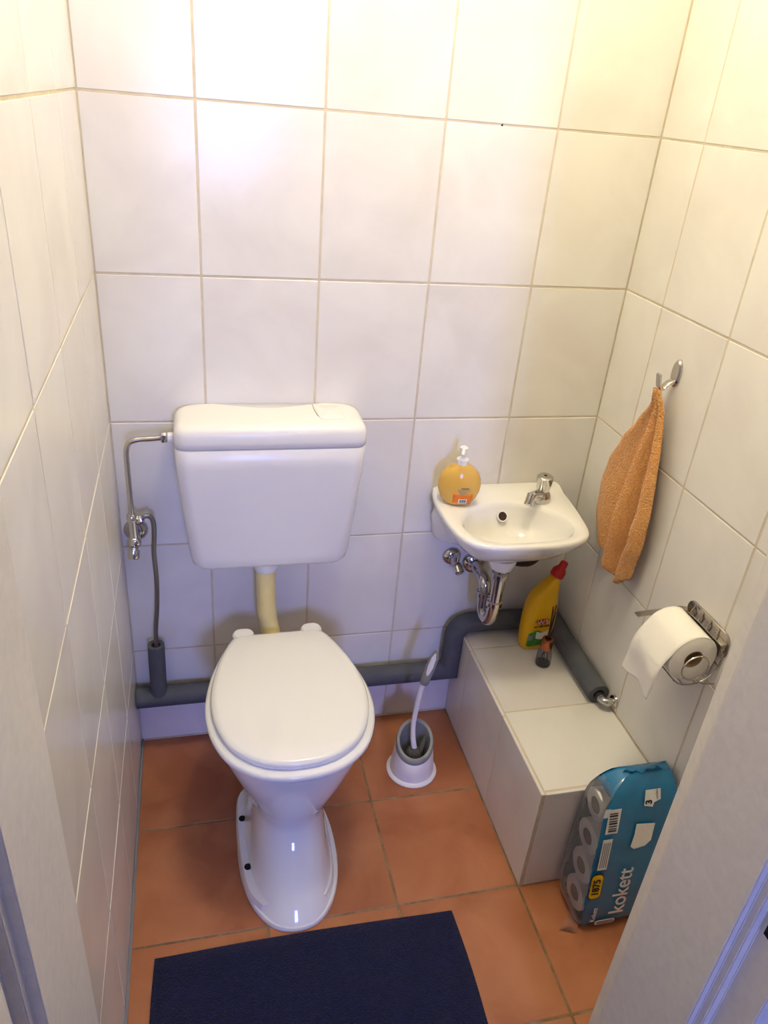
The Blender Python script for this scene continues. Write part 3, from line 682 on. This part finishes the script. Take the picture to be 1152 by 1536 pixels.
band([tuple(v) for v in catmull([(XR-.006, -.280, 1.178), (XR-.02, -.281, 1.171), (XR-.032, -.283, 1.160), (XR-.042, -.285, 1.166), (XR-.047, -.286, 1.182), (XR-.050, -.287, 1.194)], 5)], .0085, .0028); make('hook_arm', bm, 'chrome', hk)
def interp(tab, z):
    tab = sorted(tab)
    if z <= tab[0][0]: return tab[0][1]
    for (a, va), (b, vb) in zip(tab, tab[1:]):
        if z <= b:
            t = (z-a)/(b-a); t = t*t*(3-2*t)*.5+t*.5; return va+(vb-va)*t
    return tab[-1][1]
def towel():
    LT = [(1.158, -.277), (1.12, -.262), (1.06, -.225), (1.00, -.185), (.93, -.155), (.867, -.143), (.80, -.146), (.74, -.158), (.68, -.172)]
    RT = [(1.158, -.296), (1.12, -.312), (1.06, -.330), (1.00, -.345), (.93, -.358), (.877, -.366), (.80, -.366), (.74, -.355), (.68, -.350)]
    ns, nt = 80, 80; bm = bmesh.new(); g = []
    for j in range(nt+1):
        t = j/nt; row = []
        for i in range(ns+1):
            s = i/ns
            zb_ = .712-.022*math.exp(-((s-.42)/.16)**2)-.040*math.exp(-((s-.80)/.14)**2)+.055*max(0, .18-s)/.18
            z = 1.160+(zb_-1.160)*t
            y = interp(LT, z)+(interp(RT, z)-interp(LT, z))*s
            A = min(1., .25+1.1*t)
            f = .044*math.exp(-((s-.60-.03*t)/.11)**2)+.036*math.exp(-((s-.90)/.09)**2)+.020*math.exp(-((s-.12)/.14)**2)-.012*math.exp(-((s-.36)/.08)**2)-.012*math.exp(-((s-.77)/.04)**2)+.004*math.sin(s*19+t*3)
            x = XR-.0165-.012*(1-t)**2-A*f-.002*noise.noise(Vector((y*25, z*25, 3)))
            y += .006*A*math.sin(s*9+t*2)*(.3+s*(1-s))
            x = min(x, XR-.008)
            if t < .09: x -= .013*(1-t/.09)
            row.append(bm.verts.new((x, y, z)))
        g.append(row)
    for j in range(nt):
        for i in range(ns): bm.faces.new((g[j][i], g[j][i+1], g[j+1][i+1], g[j+1][i]))
    t_ = make('hand_towel', bm, 'towel', base=(XR-.03, -.26, .68), angle=0, solid=.006); tagit(t_, 'orange terry hand towel hanging from the chrome hook', 'towel')
    # hanging loop over the hook and the hem bands
    bm = bmesh.new(); band_pts = catmull([(XR-.030, -.281, 1.158), (XR-.037, -.284, 1.1665), (XR-.046, -.286, 1.158)], 5); tube(bm, band_pts, .0035, 8)
    l = make('hanging_loop', bm, 'towel', t_)
    return t_
towel()

# ------------------------------------------------------------------ paper holder and roll
rh = thing('paper_holder', 'chrome wire toilet paper holder on the right wall', 'paper holder', (XR, -.59, .69))
RC = Vector((.9385, -.606, .720))
bm = bmesh.new(); n = 24
pr_ = [(y, z) for y, z in rrect(.073, .030, .022, 6)]
loft(bm, [[Vector((XR-d, -.606+y*k, .752+z*k)) for y, z in pr_] for d, k in ((.0005, 1), (.003, 1), (.0045, .96))]); make('back_plate', bm, 'chrome_wire', rh)
def bandz(P, hz, th):
    rings = []
    for i, p in enumerate(P):
        p = Vector(p); t = (Vector(P[min(i+1, len(P)-1)])-Vector(P[max(i-1, 0)])).normalized(); u = Vector((0, 0, 1)); q = t.cross(u).normalized()
        rings.append([p+u*a*hz+q*b*th for a, b in ((1, 1), (-1, 1), (-1, -1), (1, -1))])
    return rings
# flat top frame around the roll: rear arm, bend, wall arm, front arm
bm = bmesh.new()
def flat_band(P, hw, th):
    rings = []
    for i, p in enumerate(P):
        p = Vector(p); t = (Vector(P[min(i+1, len(P)-1)])-Vector(P[max(i-1, 0)])).normalized(); u = Vector((0, 0, 1)); q = t.cross(u).normalized()
        rings.append([p+q*a*hw+u*b*th for a, b in ((1, 1), (-1, 1), (-1, -1), (1, -1))])
    return rings
loft(bm, flat_band([tuple(v) for v in catmull([(.876, -.530, .742), (.91, -.529, .744), (.955, -.529, .746), (.978, -.533, .752), (.9865, -.545, .757), (.989, -.58, .760), (.989, -.672, .760)], 5)], .0075, .0012)); make('top_frame', bm, 'chrome_wire', rh)
for y in (-.541, -.671):
    bm = bmesh.new(); pts = [(RC.x+.0572*math.cos(a), y, RC.z+.0572*math.sin(a)) for a in [math.radians(35-15.5*i) for i in range(0, 12)]]; tube(bm, pts, .0019, 8); make('cradle_wire', bm, 'chrome_wire', rh)
for a in (-15, -45, -75, -105, -132):
    bm = bmesh.new(); a = math.radians(a); tube(bm, [(RC.x+.0572*math.cos(a), -.541, RC.z+.0572*math.sin(a)), (RC.x+.0572*math.cos(a), -.671, RC.z+.0572*math.sin(a))], .0016, 8); make('cradle_rod', bm, 'chrome_wire', rh)
bm = bmesh.new(); pts = [(RC.x+.030*math.cos(2*PI*i/28), -.6725, RC.z-.012+.030*math.sin(2*PI*i/28)) for i in range(29)]; tube(bm, pts, .0018, 8); make('end_ring', bm, 'chrome_wire', rh)
bm = bmesh.new(); tube(bm, [(RC.x+.005, -.6725, RC.z-.0415), (RC.x+.03, -.674, RC.z-.055), (XR-.002, -.675, RC.z-.058)], .002, 8); make('stay_wire', bm, 'chrome_wire', rh)
for i in range(4):
    bm = bmesh.new(); y = -.558-.028*i; tube(bm, [(XR-.004, y, .778), (.986, y, .760)], .0018, 8); make('cross_wire', bm, 'chrome_wire', rh)

tr_ = thing('toilet_roll', 'white toilet roll with a loose end in the wire holder', 'toilet roll', tuple(RC-Vector((0, 0, .055))))
def roll_mesh(c, axis, r, ri, L, n=40):
    ax = Vector(axis).normalized(); bm = bmesh.new()
    prof = [(ri, -L/2), (r-.002, -L/2), (r, -L/2+.002), (r, L/2-.002), (r-.002, L/2), (ri, L/2)]
    a = ax.orthogonal().normalized(); b = ax.cross(a)
    rings = [[Vector(c)+ax*h+(a*math.cos(2*PI*i/n)+b*math.sin(2*PI*i/n))*rr for i in range(n)] for rr, h in prof]
    loft(bm, rings, close=True); return bm
rl = make('roll', roll_mesh(RC, (0, 1, 0), .0540, .021, .108), 'paper', tr_, angle=50)
make('core', roll_mesh(RC, (0, 1, 0), .0208, .0195, .1085), 'cardboard', rl, angle=50)
bm = bmesh.new(); g = []
path = [Vector((RC.x+.0548*math.cos(a), 0, RC.z+.0548*math.sin(a))) for a in [math.radians(60+6*i) for i in range(15)]]
path = path[:-1]+catmull([path[-1], Vector((RC.x-.066, 0, RC.z-.004)), Vector((RC.x-.074, 0, RC.z-.035)), Vector((RC.x-.073, 0, RC.z-.07)), Vector((RC.x-.074, 0, RC.z-.098))], 6)
for i, p in enumerate(path):
    row = []
    for k in range(13):
        u = k/12-.5; dn_ = max(0, i-14)/24.
        row.append(bm.verts.new((p.x-dn_*.005*math.sin(u*6+i*.12), RC.y+u*.107+dn_*.002*math.sin(i*.4), p.z+dn_*.003*math.cos(u*9))))
    g.append(row)
for i in range(len(g)-1):
    for k in range(12): bm.faces.new((g[i][k], g[i][k+1], g[i+1][k+1], g[i+1][k]))
make('loose_sheet', bm, 'paper', tr_, angle=0, solid=.0006)

# ------------------------------------------------------------------ pack of toilet paper
pk = thing('toilet_paper_pack', 'blue plastic pack of toilet paper leaning on the tiled ledge', 'paper pack', (.88, -.69, 0))
PB = dict()
def pk_sec(z):
    """x0, x1, yfront, yback at height z"""
    tab = [(0.0, .812, .975, -.742, -.648), (.012, .792, .984, -.752, -.638), (.05, .786, .988, -.754, -.632), (.15, .785, .989, -.744, -.6275), (.25, .790, .990, -.727, -.6265), (.31, .796, .990, -.714, -.6265), (.355, .806, .988, -.702, -.622), (.388, .834, .984, -.686, -.630), (.405, .866, .978, -.668, -.640)]
    for a, b in zip(tab, tab[1:]):
        if z <= b[0]:
            t = (z-a[0])/(b[0]-a[0]); return tuple(p+(q-p)*t for p, q in zip(a[1:], b[1:]))
    return tab[-1][1:]
ZS = [0.0008, .006, .012, .03, .05, .08, .11, .15, .19, .22, .25, .28, .31, .33, .35, .37, .385, .397, .405]
def pk_ring(z, inset=0., lump=True):
    x0, x1, yf, yb = pk_sec(z); hx, hy = (x1-x0)/2-inset, (yb-yf)/2-inset; cx, cy = (x0+x1)/2, (yf+yb)/2; r = min(hx, hy)*.42; out = []
    for x, y in rrect(hx, hy, r, 6):
        p = Vector((cx+x, cy+y, z))
        if lump:
            k = noise.noise(p*16)*.0035+noise.noise(p*45)*.0016+abs(noise.noise(Vector((p.x*30+p.z*40, p.y*20, p.z*9))))*.002*(1+3*max(0, z-.28)/.12)
            if y < 0: k = k-.001
            p += Vector((x, y, 0)).normalized()*(k-.0015)
        p.x = min(p.x, XR-.004); p.y = min(p.y, LY-.003) if True else p.y
        out.append(p)
    return out
rings = [catmull(pk_ring(z), 3, True) for z in ZS]
nR = len(rings[0])
def classify(p, z):
    x0, x1, yf, yb = pk_sec(z); u = (p.x-x0); v = (p.y-yf)
    # clear window: left end of the pack below the shoulder, wrapping a little onto the front
    return u < .020+.012*max(0, (z-.25)/.1) and z < .372 and v > -.01 and not (u > .012 and v < .012)
for name, want, m in (('blue_film', False, 'film_blue'), ('clear_window', True, 'clear_film')):
    bm = bmesh.new(); V = {}
    def gv(j, i):
        if (j, i) not in V: V[(j, i)] = bm.verts.new(rings[j][i])
        return V[(j, i)]
    for j in range(len(rings)-1):
        for i in range(nR):
            k = (i+1) % nR; c = (rings[j][i]+rings[j][k]+rings[j+1][i]+rings[j+1][k])/4
            if classify(c, (ZS[j]+ZS[j+1])/2) == want: bm.faces.new((gv(j, i), gv(j, k), gv(j+1, k), gv(j+1, i)))
    if not want:
        for j in (0, len(rings)-1):
            ctr = sum(rings[j], Vector())/nR
            if j: ctr += Vector((.0, 0, .004))
            cv = bm.verts.new(ctr)
            for i in range(nR): bm.faces.new((gv(j, i), gv(j, (i+1) % nR), cv))
    _f = make(name, bm, m, pk, angle=60)
    if not want: FILM = _f
# gathered seams: top fin and the lower left corner
bm = bmesh.new(); g = []
for j in range(5):
    row = []
    for i in range(25):
        u = i/24; x = .862+.115*u; z = .403+.019*j/4*(.8+.35*math.sin(u*11+1)); row.append(bm.verts.new((x, -.657+.004*math.sin(u*31)*j/4-.010*j/4*math.sin(u*3), z-.012*abs(u-.5)**2*4)))
    g.append(row)
for j in range(4):
    for i in range(24): bm.faces.new((g[j][i], g[j][i+1], g[j+1][i+1], g[j+1][i]))
make('top_seam', bm, 'film_blue', pk, angle=0, solid=.0006)
def crumple(name, A, B, C, D, m, amp, seed, nn=12):
    bm = bmesh.new(); g = []; A, B, C, D = map(Vector, (A, B, C, D)); nrm_ = (B-A).cross(D-A).normalized()
    for j in range(nn+1):
        row = []
        for i in range(nn+1):
            u, v = i/nn, j/nn; p = A.lerp(B, u).lerp(D.lerp(C, u), v)
            p += nrm_*amp*(noise.noise(Vector((u*5, v*5, seed)))+.6*noise.noise(Vector((u*11, v*11, seed+3)))); p.z = max(p.z, .002); row.append(bm.verts.new(p))
        g.append(row)
    for j in range(nn):
        for i in range(nn): bm.faces.new((g[j][i], g[j][i+1], g[j+1][i+1], g[j+1][i]))
    return make(name, bm, m, pk, angle=0)
crumple('film_fold', (.792, -.640, .335), (.797, -.704, .330), (.826, -.694, .384), (.822, -.645, .398), 'clear_film', .007, 1)
crumple('film_fold', (.752, -.744, .004), (.788, -.760, .004), (.784, -.758, .050), (.774, -.735, .052), 'clear_film', .0012, 7)
# rolls seen through the window
for k in range(4):
    z = .052+.0905*k; x0, x1, yf, yb = pk_sec(z); cx = .852+.004*(k == 3); cy = (yf+yb)/2+.001; R_ = (.0405, .0405, .0405, .0375)[k]
    t = thing('packed_roll', ('lowest', 'second lowest', 'third', 'topmost')[k]+' toilet roll seen through the clear end of the blue pack', 'toilet roll', (cx, cy, z-R_), 'rolls inside the blue pack')
    rl = make('roll', roll_mesh((cx, cy, z), (1, 0, 0), R_, .0195, .095, 30), 'paper', t, angle=50)
    make('core', roll_mesh((cx, cy, z), (1, 0, 0), .0193, .018, .0955, 24), 'cardboard', rl, angle=50)
# printing on the front film
def pf(x, z, off=.0035):
    x0, x1, yf, yb = pk_sec(z); return Vector((x, yf-off, z))
def pprint(name, pts, m, off):
    bm = bmesh.new(); v = [bm.verts.new(pf(x, z, off)) for x, z in pts]; f = bm.faces.new(v)
    bmesh.ops.triangulate(bm, faces=bm.faces); return make(name, bm, m, FILM, smooth=False, solid=.0004)
def prect(x0, x1, z0, z1, sh=0.): return [(x0, z0), (x1, z0), (x1+sh, z1), (x0+sh, z1)]
def ptext(name, body, size, m, x, z, off, **k):
    a = pf(x, z-.02, off); b = pf(x, z+.02, off); return text(name, body, size, m, FILM, frame(pf(x, z, off), b-a, Vector((-1, 0, 0))), **k)
bp = pprint('barcode_panel', prect(.812, .842, .292, .352, .004), 'label_white', .0038)
for i in range(8): pprint('barcode_bar', prect(.818, .838, .298+i*.0062, .298+i*.0062+(.0022 if i % 3 else .0035), .0), 'print_black', .0046)
pprint('info_panel', prect(.806, .829, .196, .278, .004), 'label_white', .0038)
for i in range(4): pprint('info_line', prect(.8095+i*.0047, .8117+i*.0047, .203, .27, .003), 'print_grey', .0046)
pr2 = [(x, z) for x, z in rrect(.0148, .036, .011, 4)]
pprint('yellow_badge', [(.811+x*1.08, .148+z*1.06) for x, z in pr2], 'print_black', .0036)
pprint('yellow_badge_face', [(.811+x*.95, .148+z*.96) for x, z in pr2], 'print_yellow', .0042)
ptext('badge_number', '1875', .025, 'print_black', .811, .148, .0050, bold=.0005)
ptext('brand_word', 'kokett', .054, 'print_white', .880, .122, .0040, bold=.0005)
ptext('script_word', 'Kokett', .017, 'print_white', .822, .058, .0040)
pprint('bottom_emblem', [(.857+x, .024+z) for x, z in rrect(.026, .0085, .008, 4)], 'print_white', .0040)
pprint('bottom_emblem_face', [(.857+x*.86, .024+z*.6) for x, z in rrect(.026, .0085, .008, 4)], 'print_grey', .0046)
pprint('sheet_motif', [(.880, .250), (.890, .242), (.917, .247), (.930, .260), (.934, .303), (.887, .308), (.886, .280)], 'paper', .0038)
pprint('ply_panel', [(.900, .352), (.921, .347), (.924, .357), (.940, .362), (.940, .384), (.903, .384)], 'label_white', .0052)
ptext('ply_number', '3', .022, 'print_black', .911, .360, .0066, bold=.0006)
ptext('ply_text', 'LAGEN', .007, 'print_grey', .931, .374, .0066)
# dark speck in the wall joint
bm = bmesh.new(); lathe(bm, [(.0024, 0), (.0018, .0006)], (.623, .0005, 1.6345), (0, -1, 0), 8); make('grout_chip', bm, 'black_hole', wb)
